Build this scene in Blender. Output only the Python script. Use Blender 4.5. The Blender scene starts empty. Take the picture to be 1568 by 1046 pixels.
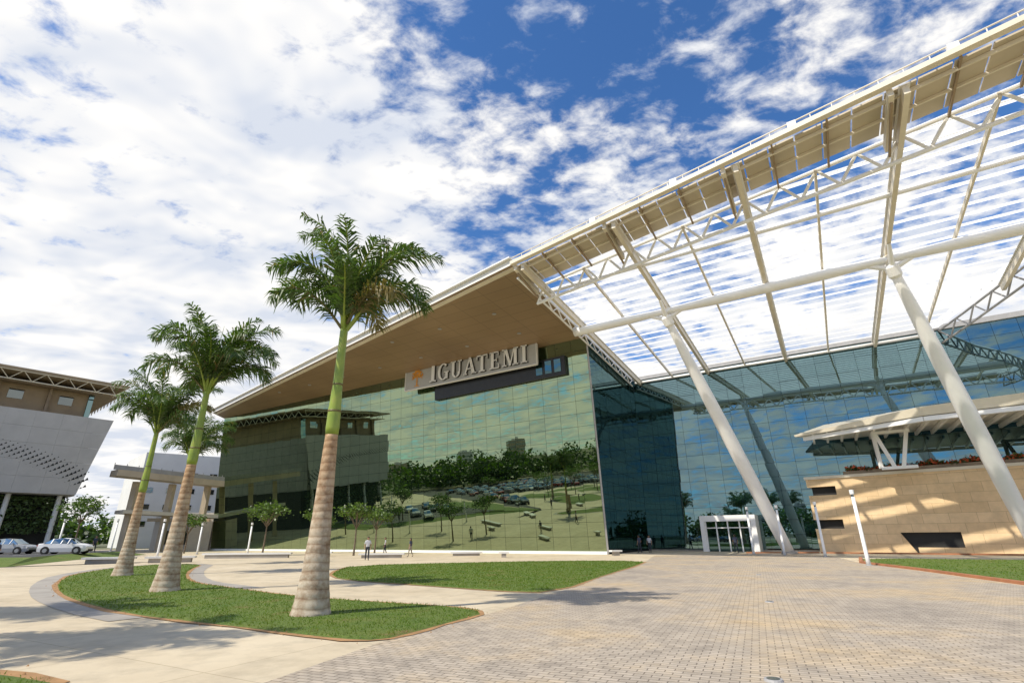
import bpy, bmesh, math, random
import numpy as np
from mathutils import Matrix, Vector
random.seed(7); np.random.seed(7)
sc=bpy.context.scene
V=Vector

# ------------------------------------------------------------ materials
def newmat(name):
    m=bpy.data.materials.new(name); m.use_nodes=True
    nt=m.node_tree; b=nt.nodes['Principled BSDF']; return m,nt,b
def N(nt,t,**k):
    n=nt.nodes.new(t)
    for a,v in k.items(): setattr(n,a,v)
    return n
def objco(nt):
    return N(nt,'ShaderNodeTexCoord').outputs['Object']
def noise_n(nt,co,scale,detail=4,rough=.55):
    n=N(nt,'ShaderNodeTexNoise'); n.inputs['Scale'].default_value=scale
    n.inputs['Detail'].default_value=detail; n.inputs['Roughness'].default_value=rough
    nt.links.new(co,n.inputs['Vector']); return n.outputs['Fac']
def ramp(nt,fac,stops):
    r=N(nt,'ShaderNodeValToRGB'); e=r.color_ramp.elements
    while len(e)<len(stops): e.new(.5)
    for i,(p,c) in enumerate(stops):
        e[i].position=p; e[i].color=(c[0],c[1],c[2],1) if not isinstance(c,(int,float)) else (c,c,c,1)
    nt.links.new(fac,r.inputs['Fac']); return r.outputs['Color']
def mixc(nt,fac,a,b,mode='MIX'):
    m=N(nt,'ShaderNodeMix',data_type='RGBA',blend_type=mode)
    for s,x in ((0,fac),(6,a),(7,b)):
        if isinstance(x,(int,float)): m.inputs[s].default_value=x
        elif isinstance(x,tuple): m.inputs[s].default_value=(x[0],x[1],x[2],1)
        else: nt.links.new(x,m.inputs[s])
    return m.outputs[2]
def bump(nt,b,h,strength=.3,dist=.02):
    n=N(nt,'ShaderNodeBump'); n.inputs['Strength'].default_value=strength; n.inputs['Distance'].default_value=dist
    nt.links.new(h,n.inputs['Height']); nt.links.new(n.outputs['Normal'],b.inputs['Normal'])
def simple(name,col,rough=.6,metal=0,var=.12,scale=1.5,bmp=0):
    m,nt,b=newmat(name); co=objco(nt)
    f=noise_n(nt,co,scale,3,.6)
    lo=tuple(c*(1-var) for c in col); hi=tuple(min(1,c*(1+var)) for c in col)
    c=ramp(nt,f,[(.3,lo),(.7,hi)])
    nt.links.new(c,b.inputs['Base Color']); b.inputs['Roughness'].default_value=rough; b.inputs['Metallic'].default_value=metal
    if bmp: bump(nt,b,noise_n(nt,co,scale*12,3),bmp,.01)
    return m

M_white=simple('white_paint',(.84,.83,.81),.4,var=.04,scale=.7)
M_cream=simple('cream_steel',(.70,.63,.50),.5,var=.08,scale=.8)
M_brown=simple('brown_steel',(.30,.22,.14),.6,var=.15)
M_greysteel=simple('grey_steel',(.35,.34,.33),.5,var=.1)
M_fascia=simple('fascia_metal',(.75,.73,.68),.4,var=.05)
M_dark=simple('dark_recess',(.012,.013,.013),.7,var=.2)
M_black=simple('black_cladding',(.015,.015,.016),.35,var=.2)
M_roof=simple('roofing',(.35,.34,.32),.8)
M_beige=simple('beige_render',(.52,.43,.31),.8,var=.1,scale=.6)
M_whitewall=simple('white_render',(.7,.69,.66),.8,var=.06,scale=.3)
M_red=simple('red_kerb',(.36,.15,.07),.8,var=.2,scale=2)

def soffit_mat():
    m,nt,b=newmat('soffit_panels'); co=objco(nt)
    f=noise_n(nt,co,.12,3,.5)
    c=ramp(nt,f,[(.3,(.235,.155,.085)),(.7,(.31,.21,.12))])
    br=N(nt,'ShaderNodeTexBrick'); br.offset=0
    br.inputs['Scale'].default_value=1; br.inputs['Brick Width'].default_value=3.6; br.inputs['Row Height'].default_value=1.5
    br.inputs['Mortar Size'].default_value=.03; br.inputs['Color1'].default_value=(1,1,1,1); br.inputs['Color2'].default_value=(.93,.93,.93,1); br.inputs['Mortar'].default_value=(.6,.6,.6,1)
    mp=N(nt,'ShaderNodeMapping'); mp.inputs['Rotation'].default_value=(0,0,math.radians(32.6)); nt.links.new(co,mp.inputs[0]); nt.links.new(mp.outputs[0],br.inputs[0])
    nt.links.new(mixc(nt,1.0,c,br.outputs['Color'],'MULTIPLY'),b.inputs['Base Color']); b.inputs['Roughness'].default_value=.45
    return m
M_soffit=soffit_mat()

def glass_mat(name,tint,dark,refl=.6):
    m,nt,b=newmat(name); nt.nodes.remove(b)
    out=nt.nodes['Material Output']
    d=N(nt,'ShaderNodeBsdfDiffuse'); d.inputs[0].default_value=(*dark,1)
    g=N(nt,'ShaderNodeBsdfGlossy'); g.inputs['Roughness'].default_value=.006; g.inputs[0].default_value=(*tint,1)
    co=objco(nt)
    bp=N(nt,'ShaderNodeBump'); bp.inputs['Strength'].default_value=.22; bp.inputs['Distance'].default_value=.012
    nt.links.new(noise_n(nt,co,.5,1,.4),bp.inputs['Height']); nt.links.new(bp.outputs[0],g.inputs['Normal'])
    lw=N(nt,'ShaderNodeFresnel'); lw.inputs[0].default_value=1.5
    mr=N(nt,'ShaderNodeMapRange'); mr.inputs[1].default_value=.04; mr.inputs[2].default_value=.6; mr.inputs[3].default_value=refl; mr.inputs[4].default_value=1
    nt.links.new(lw.outputs[0],mr.inputs[0])
    mx=N(nt,'ShaderNodeMixShader'); nt.links.new(mr.outputs[0],mx.inputs[0]); nt.links.new(d.outputs[0],mx.inputs[1]); nt.links.new(g.outputs[0],mx.inputs[2])
    nt.links.new(mx.outputs[0],out.inputs[0]); return m
M_glass1=glass_mat('tinted_mirror_glass',(.45,.56,.36),(.005,.010,.007),.60)
M_glass1b=glass_mat('tinted_mirror_glass_b',(.435,.545,.35),(.005,.010,.007),.585)
M_glass2=glass_mat('teal_mirror_glass',(.27,.41,.43),(.005,.018,.020),.57)
M_glass2b=glass_mat('teal_mirror_glass_b',(.26,.395,.415),(.005,.018,.020),.55)
M_glass3=glass_mat('dark_teal_glass',(.13,.22,.23),(.004,.012,.012),.6)
M_glassd=glass_mat('window_glass',(.4,.45,.45),(.01,.012,.013),.4)

# ------------------------------------------------------------ mesh builder
class MB:
    def __init__(s): s.v=[];s.f=[];s.m=[];s.mats=[]
    def mi(s,mat):
        if mat not in s.mats: s.mats.append(mat)
        return s.mats.index(mat)
    def poly(s,pts,mat):
        i=len(s.v); s.v+= [tuple(p) for p in pts]; s.f.append(tuple(range(i,i+len(pts)))); s.m.append(s.mi(mat))
    def faces(s,pts,fs,mat):
        i=len(s.v); s.v+=[tuple(p) for p in pts]; k=s.mi(mat)
        for f in fs: s.f.append(tuple(j+i for j in f)); s.m.append(k)
    def box8(s,p,mat):
        s.faces(p,[(3,2,1,0),(4,5,6,7),(0,1,5,4),(1,2,6,5),(2,3,7,6),(3,0,4,7)],mat)
    def box(s,c,size,mat,rot=0):
        x,y,z=size[0]/2,size[1]/2,size[2]/2; cr,sr=math.cos(rot),math.sin(rot)
        P=[]
        for dz in(-z,z):
            for dx,dy in((-x,-y),(x,-y),(x,y),(-x,y)):
                P.append((c[0]+dx*cr-dy*sr,c[1]+dx*sr+dy*cr,c[2]+dz))
        s.box8(P,mat)
    def beam(s,p,q,w,h,mat,up=V((0,0,1))):
        p,q=V(p),V(q); d=(q-p).normalized(); sd=d.cross(up)
        if sd.length<1e-4: sd=V((1,0,0))
        sd.normalize(); u=sd.cross(d)
        a=sd*w/2; b=u*h/2
        s.box8([p-a-b,p+a-b,q+a-b,q-a-b,p-a+b,p+a+b,q+a+b,q-a+b],mat)
    def tube(s,pts,rs,mat,seg=10,cap=True):
        pts=[V(p) for p in pts]; i0=len(s.v); k=s.mi(mat); n=len(pts)
        if not hasattr(rs,'__len__'): rs=[rs]*n
        for i,p in enumerate(pts):
            d=(pts[min(i+1,n-1)]-pts[max(i-1,0)]).normalized()
            r=V((1,0,0)) if abs(d.x)<.9 else V((0,1,0))
            a=d.cross(r).normalized(); b=d.cross(a)
            for j in range(seg):
                t=2*math.pi*j/seg; s.v.append(tuple(p+(a*math.cos(t)+b*math.sin(t))*rs[i]))
        for i in range(n-1):
            for j in range(seg):
                j2=(j+1)%seg; s.f.append((i0+i*seg+j,i0+i*seg+j2,i0+(i+1)*seg+j2,i0+(i+1)*seg+j)); s.m.append(k)
        if cap:
            s.f.append(tuple(i0+j for j in range(seg))[::-1]); s.m.append(k)
            s.f.append(tuple(i0+(n-1)*seg+j for j in range(seg))); s.m.append(k)
    def prism(s,poly,z0,z1,mat,side=None):
        n=len(poly); side=side or mat
        s.poly([(p[0],p[1],z1) for p in poly],mat); s.poly([(p[0],p[1],z0) for p in poly][::-1],mat)
        for i in range(n):
            p,q=poly[i],poly[(i+1)%n]
            s.poly([(p[0],p[1],z0),(q[0],q[1],z0),(q[0],q[1],z1),(p[0],p[1],z1)],side)
    def obj(s,name,parent=None,smooth=False,loc=None):
        me=bpy.data.meshes.new(name); me.from_pydata(s.v,[],s.f)
        for m in s.mats: me.materials.append(m)
        me.polygons.foreach_set('material_index',s.m)
        if smooth: me.polygons.foreach_set('use_smooth',[True]*len(s.f))
        me.update(); o=bpy.data.objects.new(name,me); sc.collection.objects.link(o)
        if parent: o.parent=parent
        if loc: o.location=loc
        return o
def empty(name,loc=(0,0,0),rz=0):
    o=bpy.data.objects.new(name,None); o.location=loc; o.rotation_euler=(0,0,rz); sc.collection.objects.link(o); return o
def ccw(poly):
    a=sum(poly[i][0]*poly[(i+1)%len(poly)][1]-poly[(i+1)%len(poly)][0]*poly[i][1] for i in range(len(poly)))
    return poly if a>0 else poly[::-1]
def smooth_poly(p,it=2):
    for _ in range(it):
        q=[]
        for i in range(len(p)):
            a,b=p[i],p[(i+1)%len(p)]
            q+= [(a[0]*.75+b[0]*.25,a[1]*.75+b[1]*.25),(a[0]*.25+b[0]*.75,a[1]*.25+b[1]*.75)]
        p=q
    return p

# ------------------------------------------------------------ ground
def ground_mat():
    m,nt,b=newmat('distant_ground'); co=objco(nt)
    c=ramp(nt,noise_n(nt,co,.03,5),[(.35,(.07,.09,.03)),(.55,(.12,.12,.06)),(.7,(.2,.16,.1))])
    nt.links.new(c,b.inputs['Base Color']); b.inputs['Roughness'].default_value=.95; return m
def concrete_mat():
    m,nt,b=newmat('pale_concrete'); co=objco(nt)
    c=ramp(nt,noise_n(nt,co,.25,5,.65),[(.3,(.50,.41,.275)),(.7,(.64,.545,.39))])
    st=ramp(nt,noise_n(nt,co,1.3,5,.7),[(.28,.76),(.55,1.0)])
    br=N(nt,'ShaderNodeTexBrick'); br.offset=0; br.inputs['Scale'].default_value=1; br.inputs['Brick Width'].default_value=2.4; br.inputs['Row Height'].default_value=2.4
    br.inputs['Mortar Size'].default_value=.010; br.inputs['Color1'].default_value=(1,1,1,1); br.inputs['Color2'].default_value=(.96,.96,.96,1); br.inputs['Mortar'].default_value=(.7,.68,.64,1)
    mp=N(nt,'ShaderNodeMapping'); mp.inputs['Rotation'].default_value=(0,0,.5); nt.links.new(co,mp.inputs[0]); nt.links.new(mp.outputs[0],br.inputs[0])
    c=mixc(nt,1,c,st,'MULTIPLY'); c=mixc(nt,1,c,br.outputs['Color'],'MULTIPLY')
    nt.links.new(c,b.inputs['Base Color']); b.inputs['Roughness'].default_value=.85
    bump(nt,b,noise_n(nt,co,30,3),.25,.01); return m
def brick_mat():
    m,nt,b=newmat('brick_paving'); co=objco(nt)
    mp=N(nt,'ShaderNodeMapping'); mp.inputs['Rotation'].default_value=(0,0,math.radians(24)); nt.links.new(co,mp.inputs[0])
    br=N(nt,'ShaderNodeTexBrick'); br.inputs['Scale'].default_value=1; br.inputs['Brick Width'].default_value=.22; br.inputs['Row Height'].default_value=.11
    br.inputs['Mortar Size'].default_value=.009; br.inputs['Mortar Smooth'].default_value=.4; br.inputs['Bias'].default_value=-.1
    br.inputs['Color1'].default_value=(.51,.43,.33,1); br.inputs['Color2'].default_value=(.40,.335,.255,1); br.inputs['Mortar'].default_value=(.19,.155,.115,1)
    nt.links.new(mp.outputs[0],br.inputs[0])
    big=ramp(nt,noise_n(nt,co,.28,6,.68),[(.32,(.72,.73,.77)),(.48,(.96,.96,.97)),(.66,(1.16,1.04,.82))])
    st=ramp(nt,noise_n(nt,co,2.2,5,.7),[(.3,.66),(.52,1.0)])
    c=mixc(nt,1,br.outputs['Color'],big,'MULTIPLY'); c=mixc(nt,.75,c,st,'MULTIPLY')
    nt.links.new(c,b.inputs['Base Color']); b.inputs['Roughness'].default_value=.8
    inv=N(nt,'ShaderNodeInvert'); nt.links.new(br.outputs['Fac'],inv.inputs[1])
    bump(nt,b,inv.outputs[0],.5,.012); return m
def lawn_mat():
    m,nt,b=newmat('lawn_grass'); co=objco(nt)
    c=ramp(nt,noise_n(nt,co,.7,6,.72),[(.31,(.20,.145,.045)),(.41,(.13,.175,.025)),(.7,(.08,.15,.016))])
    c2=ramp(nt,noise_n(nt,co,24,4,.7),[(.3,.5),(.65,1.25)])
    nt.links.new(mixc(nt,1,c,c2,'MULTIPLY'),b.inputs['Base Color']); b.inputs['Roughness'].default_value=.9
    bump(nt,b,noise_n(nt,co,45,3,.7),.7,.04); return m
M_conc=concrete_mat(); M_brick=brick_mat(); M_lawn=lawn_mat()
def blade_mat():
    m,nt,b=newmat('grass_blades'); nt.nodes.remove(b); out=nt.nodes['Material Output']; co=objco(nt)
    c=ramp(nt,noise_n(nt,co,.9,5,.75),[(.31,(.25,.20,.06)),(.42,(.155,.225,.03)),(.7,(.10,.20,.022))])
    d=N(nt,'ShaderNodeBsdfDiffuse'); t=N(nt,'ShaderNodeBsdfTranslucent'); mx=N(nt,'ShaderNodeMixShader'); mx.inputs[0].default_value=.5
    nt.links.new(c,d.inputs[0]); nt.links.new(c,t.inputs[0]); nt.links.new(d.outputs[0],mx.inputs[1]); nt.links.new(t.outputs[0],mx.inputs[2]); nt.links.new(mx.outputs[0],out.inputs[0]); return m
M_blade=blade_mat()
M_soil=simple('red_soil',(.34,.19,.08),.95,var=.25,scale=3)
M_asph=simple('asphalt',(.055,.055,.055),.9,var=.2,scale=.6)
M_kerb=simple('kerb_concrete',(.33,.30,.26),.8,var=.15,scale=1)
M_line=simple('road_paint',(.75,.75,.72),.7,var=.1)

g=MB(); S=3000; g.poly([(-S,-S,-.02),(S,-S,-.02),(S,S,-.02),(-S,S,-.02)],ground_mat()); g.obj('ground')
g=MB(); g.poly([(-150,-110,0),(90,-110,0),(90,110,0),(-75,110,0),(-150,60,0)],M_conc); g.obj('plaza_pavement')

brick_poly=[(-22,-40),(-7.9,-5),(-3.0,7.1),(-2.2,9.6),(-.5,13.0),(1.24,17.2),(4.15,24.9),(9.0,37.7),(12.2,48),(24,52),(27.2,50.4),(24.4,42),(20.5,32.8),(18.7,26.1),(16.7,19.1),(14.5,12),(8,-6),(-4,-40)]
g=MB(); g.poly([(x,y,.006) for x,y in ccw(brick_poly)],M_brick); g.obj('brick_footpath')

g1=[(-18.6,22.8),(-22.4,28.2),(-25.1,35.1),(-24.8,39.2),(-21.7,38.7),(-18.4,31.4),(-15.1,25.6),(-12.6,22.1),(-10.1,20.0),(-6.9,17.1),(-4.0,15.3),(-1.6,14.1),(-.6,13.0),(-1.25,11.7),(-1.8,10.5),(-2.25,9.7),(-3.0,9.9),(-3.9,10.4),(-6.0,11.6),(-8.9,13.2),(-12.2,15.9),(-15.0,18.6)]
g2=[(-9.05,27.4),(-10.2,34.9),(-3.8,37.3),(2.9,39.0),(9.0,37.7),(7.1,32.1),(4.1,24.9),(1.2,17.2),(-.57,18.0),(-3.5,20.4),(-7.2,23.2)]
g3=[(24.4,38.9),(20.9,32.8),(19.3,26.1),(17.3,19.1),(15.6,13),(34,10),(37,32),(31.5,34.3)]
g4=[(-6.7,7.65),(-5.2,7.0),(-5.6,4),(-14,2),(-16,9.8),(-11,9.0)]
def offset(poly,d):
    poly=ccw(poly); n=len(poly); out=[]
    for i in range(n):
        a,b,c=V(poly[i-1]),V(poly[i]),V(poly[(i+1)%n])
        t=((b-a).normalized()+(c-b).normalized()); 
        if t.length<1e-5: t=(b-a)
        t.normalize(); out.append((b.x+t.y*d,b.y-t.x*d))
    return out
def inside(px,py,poly):
    r=np.zeros(px.shape,bool); n=len(poly)
    for i in range(n):
        x1,y1=poly[i];x2,y2=poly[(i+1)%n]
        c=((y1>py)!=(y2>py))&(px<(x2-x1)*(py-y1)/((y2-y1) if y2!=y1 else 1e-9)+x1); r^=c
    return r
def lawn(poly,h=.04,sm=1,soil=.13,kerb=0):
    p=ccw(smooth_poly(poly,sm)) if sm else ccw(poly)
    if kerb:
        g=MB(); g.poly([(x,y,.010) for x,y in offset(p,kerb+soil)],M_kerb); g.obj('paving_border')
    n=len(p)
    g=MB(); so=[(x+random.uniform(-.07,.07),y+random.uniform(-.07,.07)) for x,y in offset(p,soil)]
    g.poly([(x,y,.015) for x,y in so],M_soil)
    q=offset(p,-.12)
    g.poly([(x,y,h) for x,y in q],M_lawn)
    for i in range(n):
        j=(i+1)%n; g.poly([(*p[i],.016),(*p[j],.016),(*q[j],h),(*q[i],h)],M_lawn)
    g.obj('lawn'); return p
L1=lawn(g1); L2=lawn(g2); L3=lawn(g3); L4=lawn(g4)
g=MB(); oi=offset(L1,.1); oo=offset(L1,.78); n=len(oi)
for i in range(n):
    j=(i+1)%n
    if oi[i][0]<-8.2 and oi[j][0]<-8.2: g.poly([(*oi[i],.010),(*oi[j],.010),(*oo[j],.010),(*oo[i],.010)],M_kerb)
g.obj('paving_border')
g=MB()
for Lp in (L1,L2,L4):
    for i in range(len(Lp)):
        a,b=V(Lp[i]),V(Lp[(i+1)%len(Lp)])
        for k in range(int((b-a).length*5)):
            p=a.lerp(b,random.random()); x=p.x+random.gauss(0,.16); y=p.y+random.gauss(0,.16); s=random.uniform(.008,.022)
            g.faces([(x-s,y-s,.02),(x+s,y-s*.6,.02),(x+s*.3,y+s,.02),(x,y,.02+s*1.2)],[(0,1,3),(1,2,3),(2,0,3)],M_soil)
g.obj('soil_crumbs')

def blades(poly,count,near,name):
    xs=[p[0] for p in poly]; ys=[p[1] for p in poly]
    x=np.random.uniform(min(xs),max(xs),count*3); y=np.random.uniform(min(ys),max(ys),count*3)
    d=np.hypot(x,y); keep=inside(x,y,poly)&(np.random.rand(len(x))<np.clip((near/d)**1.6,0,1))
    x=x[keep][:count];y=y[keep][:count];d=d[keep][:count]; n=len(x)
    h=np.random.uniform(.02,.055,n); w=np.random.uniform(.005,.009,n)*np.clip(d/9,1,3.5); a=np.random.uniform(0,6.28,n)
    lx=np.random.normal(0,.03,n); ly=np.random.normal(0,.03,n)
    z0=np.full(n,.036)
    v=np.stack([np.stack([x-np.cos(a)*w,y-np.sin(a)*w,z0],1),np.stack([x+np.cos(a)*w,y+np.sin(a)*w,z0],1),np.stack([x+lx,y+ly,z0+h],1)],1).reshape(-1,3)
    me=bpy.data.meshes.new(name); me.vertices.add(3*n); me.vertices.foreach_set('co',v.ravel())
    me.loops.add(3*n); me.loops.foreach_set('vertex_index',np.arange(3*n)); me.polygons.add(n)
    me.polygons.foreach_set('loop_start',np.arange(0,3*n,3)); me.materials.append(M_blade); me.update(calc_edges=True)
    o=bpy.data.objects.new(name,me); sc.collection.objects.link(o)
blades(L1,70000,11,'grass'); blades(L2,22000,19,'grass'); blades(L4,9000,9,'grass'); blades(L3,12000,22,'grass')

tz=.42
g=MB(); ter=[(-34,37),(-40.5,52),(-44,66),(-60,72),(-82,60),(-82,37)]
inn=[(-38.5,44),(-43,52),(-46,64),(-60,69),(-79,58),(-79,44)]
n=len(ter)
for i in range(n):
    j=(i+1)%n; g.poly([(*ter[i],.01),(*ter[j],.01),(*inn[j],tz),(*inn[i],tz)],M_lawn)
g.obj('grass_bank')
g=MB(); g.poly([(x,y,tz) for x,y in ccw(inn)],M_asph)
for k in range(11):
    x=-46-k*2.8; g.box((x,52-k*.3,tz+.006),(.12,4.6,.004),M_line,rot=.3)
g.obj('parking_lot')
for x,y in((3.03,7.0),(6.5,14.5),(10.5,24)):
    g=MB(); g.tube([(x,y,.006),(x,y,.03)],[.11,.10],M_greysteel,16); g.tube([(x,y,.03),(x,y,.034)],[.075,.075],M_glassd,16); g.obj('in_ground_light')

# ------------------------------------------------------------ mall coordinates
B0=V((0,37.4,22.8)); nh=V((.506,.862,0)); dh=V((-.842,.539,0))
def zp(x,y): return 22.8-.0743*(x*.539+(y-37.4)*.842)
def P(a,b,dz=0):
    p=B0+nh*a-dh*b; return V((p.x,p.y,zp(p.x,p.y)+dz))
mall=empty('shopping_mall')
A=V((-51.4,85.7,0)); A.z=zp(A.x,A.y)
Bp=P(0,0); C=P(31.3,0)
lean=1.85
g=MB(); th=.55
g.poly([p for p in [A,Bp,C,P(31.3,-78)]][::-1],M_soffit)
g.obj('soffit',mall)
g=MB()
rp=[A,Bp,C,P(60,0),P(60,-78)]
up=V((0,0,th))
g.poly([p+up for p in rp],M_roof)
for i in range(len(rp)):
    p,q=rp[i],rp[(i+1)%len(rp)]
    g.poly([p,q,q+up,p+up],M_fascia)
g.beam(A+V((-.08,-.1,.62)),Bp+V((-.08,-.1,.62)),.35,.12,M_white)
g.beam(A+V((.35,.4,-.06)),Bp+V((.35,.4,-.06)),.5,.1,M_cream)
g.obj('roof_slab',mall)
g=MB()
for s in range(-62,0,7):
    for a in (6.5,11.5):
        p=P(a,s); t=s/-78
        if a>16*t+1.5 : g.tube([p-V((0,0,.005)),p-V((0,0,.06))],[.22,.22],M_greysteel,12)
g.obj('soffit_downlights',mall)
def facade(name,p0,p1,z0,z1,pw,ph,lean_top,mats,parent,outn,gap=.025,tilt=.0011):
    p0=V(p0);p1=V(p1);L=(p1-p0).length; d=(p1-p0)/L
    nx=max(1,round(L/pw)); nz=max(1,round((z1-z0)/ph))
    g=MB()
    for i in range(nx):
        for k in range(nz):
            tx,tz_=random.gauss(0,tilt),random.gauss(0,tilt)
            c=[]
            for (ii,kk) in((0,0),(1,0),(1,1),(0,1)):
                s=(i+ii)/nx*L+(gap/2 if ii==0 else -gap/2)
                z=z0+(k+kk)/nz*(z1-z0)+(gap/2 if kk==0 else -gap/2)
                off=lean_top*(z-z0)/(z1-z0)+ (ii-.5)*pw*tx+(kk-.5)*ph*tz_
                c.append(p0+d*s+outn*off+V((0,0,z-p0.z)))
            g.poly(c,random.choice(mats))
    g.obj(name,parent)
    g=MB(); t0=p0-outn*.15+V((0,0,z0)); t1=p1-outn*.15+V((0,0,z0))
    g.poly([t0,t1,p1+outn*(lean_top-.15)+V((0,0,z1)),p0+outn*(lean_top-.15)+V((0,0,z1))],M_dark)
    g.obj(name+'_backing',parent)
outn=V((-.539,-.842,0)); outr=V((.862,-.506,0))
cT=P(15.8,0); lT=P(15.8,-70)
cB=V((cT.x,cT.y,0))-outn*lean; lB=V((lT.x,lT.y,0))-outn*lean
facade('main_glass_facade',lB,cB,.25,cT.z,1.95,1.33,lean,[M_glass1,M_glass1b],mall,outn)
g=MB(); g.beam(lB+V((0,0,.12)),cB+V((0,0,.12)),.5,.26,M_white)
g.beam(V((cB.x,cB.y,.2))+outn*.02,V((cT.x,cT.y,cT.z-.05))+outn*.02,.16,.16,M_greysteel,up=V((0,1,0)))
g.obj('facade_plinth',mall)
cc=V((C.x,C.y,0))
gl=MB(); nzr=16; nxr=8
for i in range(nxr):
    for k in range(nzr):
        q=[]; tx=random.gauss(0,.003)
        for ii,kk in((0,0),(1,0),(1,1),(0,1)):
            t=(i+ii)/nxr; h=(k+kk)/nzr
            p=cB.lerp(cc,t).lerp(V((cT.x,cT.y,0)).lerp(cc,t),h); zt=cT.z+(C.z-cT.z)*t
            q.append(V((p.x,p.y,.2+h*(zt-.2)))+outr*(ii*tx*2))
        ctr=(q[0]+q[2])/2; q=[ctr+(x-ctr)*.98 for x in q]
        gl.poly(q,M_glass3)
gl.poly([cB-outr*.12,cc-outr*.12,V((C.x,C.y,C.z))-outr*.12,V((cT.x,cT.y,cT.z))-outr*.12],M_dark)
gl.obj('side_glass',mall)
e1=cc-dh*62
facade('entrance_glass_facade',cc,e1,.15,C.z+.1,1.9,1.45,0,[M_glass2,M_glass2b],mall,outn)
g=MB(); g.beam(cc+V((0,0,C.z+.3)),e1+V((0,0,C.z+.3)),.5,.5,M_greysteel); 
g.beam(cc+V((0,0,.07))+outn*.05,e1+V((0,0,.07))+outn*.05,.3,.15,M_kerb)
g.obj('parapet',mall)
g=MB()
bp=[cc-outn*.6-outr*.8,e1-outn*.6,e1+nh*40,V((P(60,-78).x,P(60,-78).y,0)),lB-outn*.3,cB-outn*.3-outr*.8]
g.prism([(p.x,p.y) for p in bp],0,19.0,M_roof,M_dark); g.obj('building_core',mall)
g=MB()
q0=lB; q1=lB+nh*34
g.poly([q0,V((lT.x,lT.y,lT.z)),V((lT.x,lT.y,lT.z-2))+nh*34,q1],M_beige)
g.obj('end_wall',mall)
def F1(s,z,out=0):
    t=(z-.25)/(cT.z-.25); p=cB+dh*s+outn*(lean*t+out); return V((p.x,p.y,z))
g=MB()
g.box8([F1(21,17.7,.05),F1(2.6,17.9,.05),F1(2.6,17.9,.45),F1(21,17.7,.45),F1(21,19.6,.05),F1(2.6,20.0,.05),F1(2.6,20.0,.45),F1(21,19.6,.45)],M_black)
for i in range(3):
    s=3.1+i*1.15
    g.box8([F1(s+.8,18.3,.46),F1(s,18.3,.46),F1(s,18.3,.5),F1(s+.8,18.3,.5),F1(s+.8,19.7,.46),F1(s,19.7,.46),F1(s,19.7,.5),F1(s+.8,19.7,.5)],M_glass3)
g.obj('recessed_black_band',mall)
def F2(s,z,out=0):
    p=cc-dh*s+outn*out; return V((p.x,p.y,z))
g=MB()
s0,s1,zt=6.7,12.3,3.6
def fbox(g,sa,sb,za,zb,oa,ob,mat,F=F2):
    g.box8([F(sa,za,oa),F(sa,za,ob),F(sb,za,ob),F(sb,za,oa),F(sa,zb,oa),F(sa,zb,ob),F(sb,zb,ob),F(sb,zb,oa)],mat)
fbox(g,s0,s1,zt-.6,zt,0.1,2.2,M_white)
fbox(g,s0,s0+.45,0,zt-.6,.1,2.2,M_white); fbox(g,s1-.45,s1,0,zt-.6,.1,2.2,M_white)
fbox(g,s0+.45,s1-.45,.02,zt-.6,1.8,1.84,M_glass3)
for s in (s0+.45,s0+1.55,s0+2.72,s0+3.9,s1-.57): fbox(g,s,s+.12,0,zt-.6,1.85,2.0,M_white)
fbox(g,s0+.45,s1-.45,2.3,2.4,1.86,1.98,M_white)
g.obj('entrance_door',mall)

# ------------------------------------------------------------ sign
sign=empty('mall_sign')
M_signp=simple('sign_panel',(.50,.50,.49),.5,var=.04); M_let=simple('sign_letters',(.92,.92,.90),.4,var=.02); M_or=simple('orange_leaves',(.80,.36,.06),.5,var=.2)
M_lside=simple('letter_returns',(.06,.055,.05),.5)
def FS(s,z,out=0):
    p=V((cT.x,cT.y,0))+dh*s+outn*(.9+out); return V((p.x,p.y,z))
g=MB(); s_r,s_l,zb,zt=5.6,25.2,19.35,22.3
def sb(sa,sb_,za,zb_,oa,ob,mat): g.box8([FS(sb_,za,oa),FS(sa,za,oa),FS(sa,za,ob),FS(sb_,za,ob),FS(sb_,zb_,oa),FS(sa,zb_,oa),FS(sa,zb_,ob),FS(sb_,zb_,ob)],mat)
sb(s_r,s_l,zb,zt,0,.25,M_signp)
sb(s_r-.06,s_l+.06,zt,zt+.12,0,.32,M_white); sb(s_r-.06,s_l+.06,zb-.12,zb,0,.32,M_white); sb(s_r-.1,s_r,zb,zt,0,.32,M_white); sb(s_l,s_l+.1,zb,zt,0,.32,M_white)
g.obj('panel',sign)
g=MB()
def stroke(pts,x0,sc_,z0,out=.26):
    def T(p,o): return FS(x0-p[0]*sc_,z0+p[1]*sc_,o)
    a=[T(p,out) for p in pts]; b=[T(p,out+.3) for p in pts]; n=len(pts)
    g.poly(b,M_let); g.poly(a[::-1],M_lside)
    for i in range(n): g.poly([a[i],a[(i+1)%n],b[(i+1)%n],b[i]],M_lside)
def rect(x0,y0,x1,y1): return [(x0,y0),(x1,y0),(x1,y1),(x0,y1)]
def arc(cx,cy,rx,ry,t0,t1,wf,n=10):
    out=[]
    for i in range(n):
        a,b=t0+(t1-t0)*i/n,t0+(t1-t0)*(i+1)/n
        q=[]
        for t,k in((a,1),(b,1),(b,0),(a,0)):
            w=wf*(.35+.65*abs(math.cos(t)))*(1-k)
            q.append((cx+(rx-w)*math.cos(t),cy+(ry-w)*math.sin(t)))
        out.append(q)
    return out
sf=.07
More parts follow.
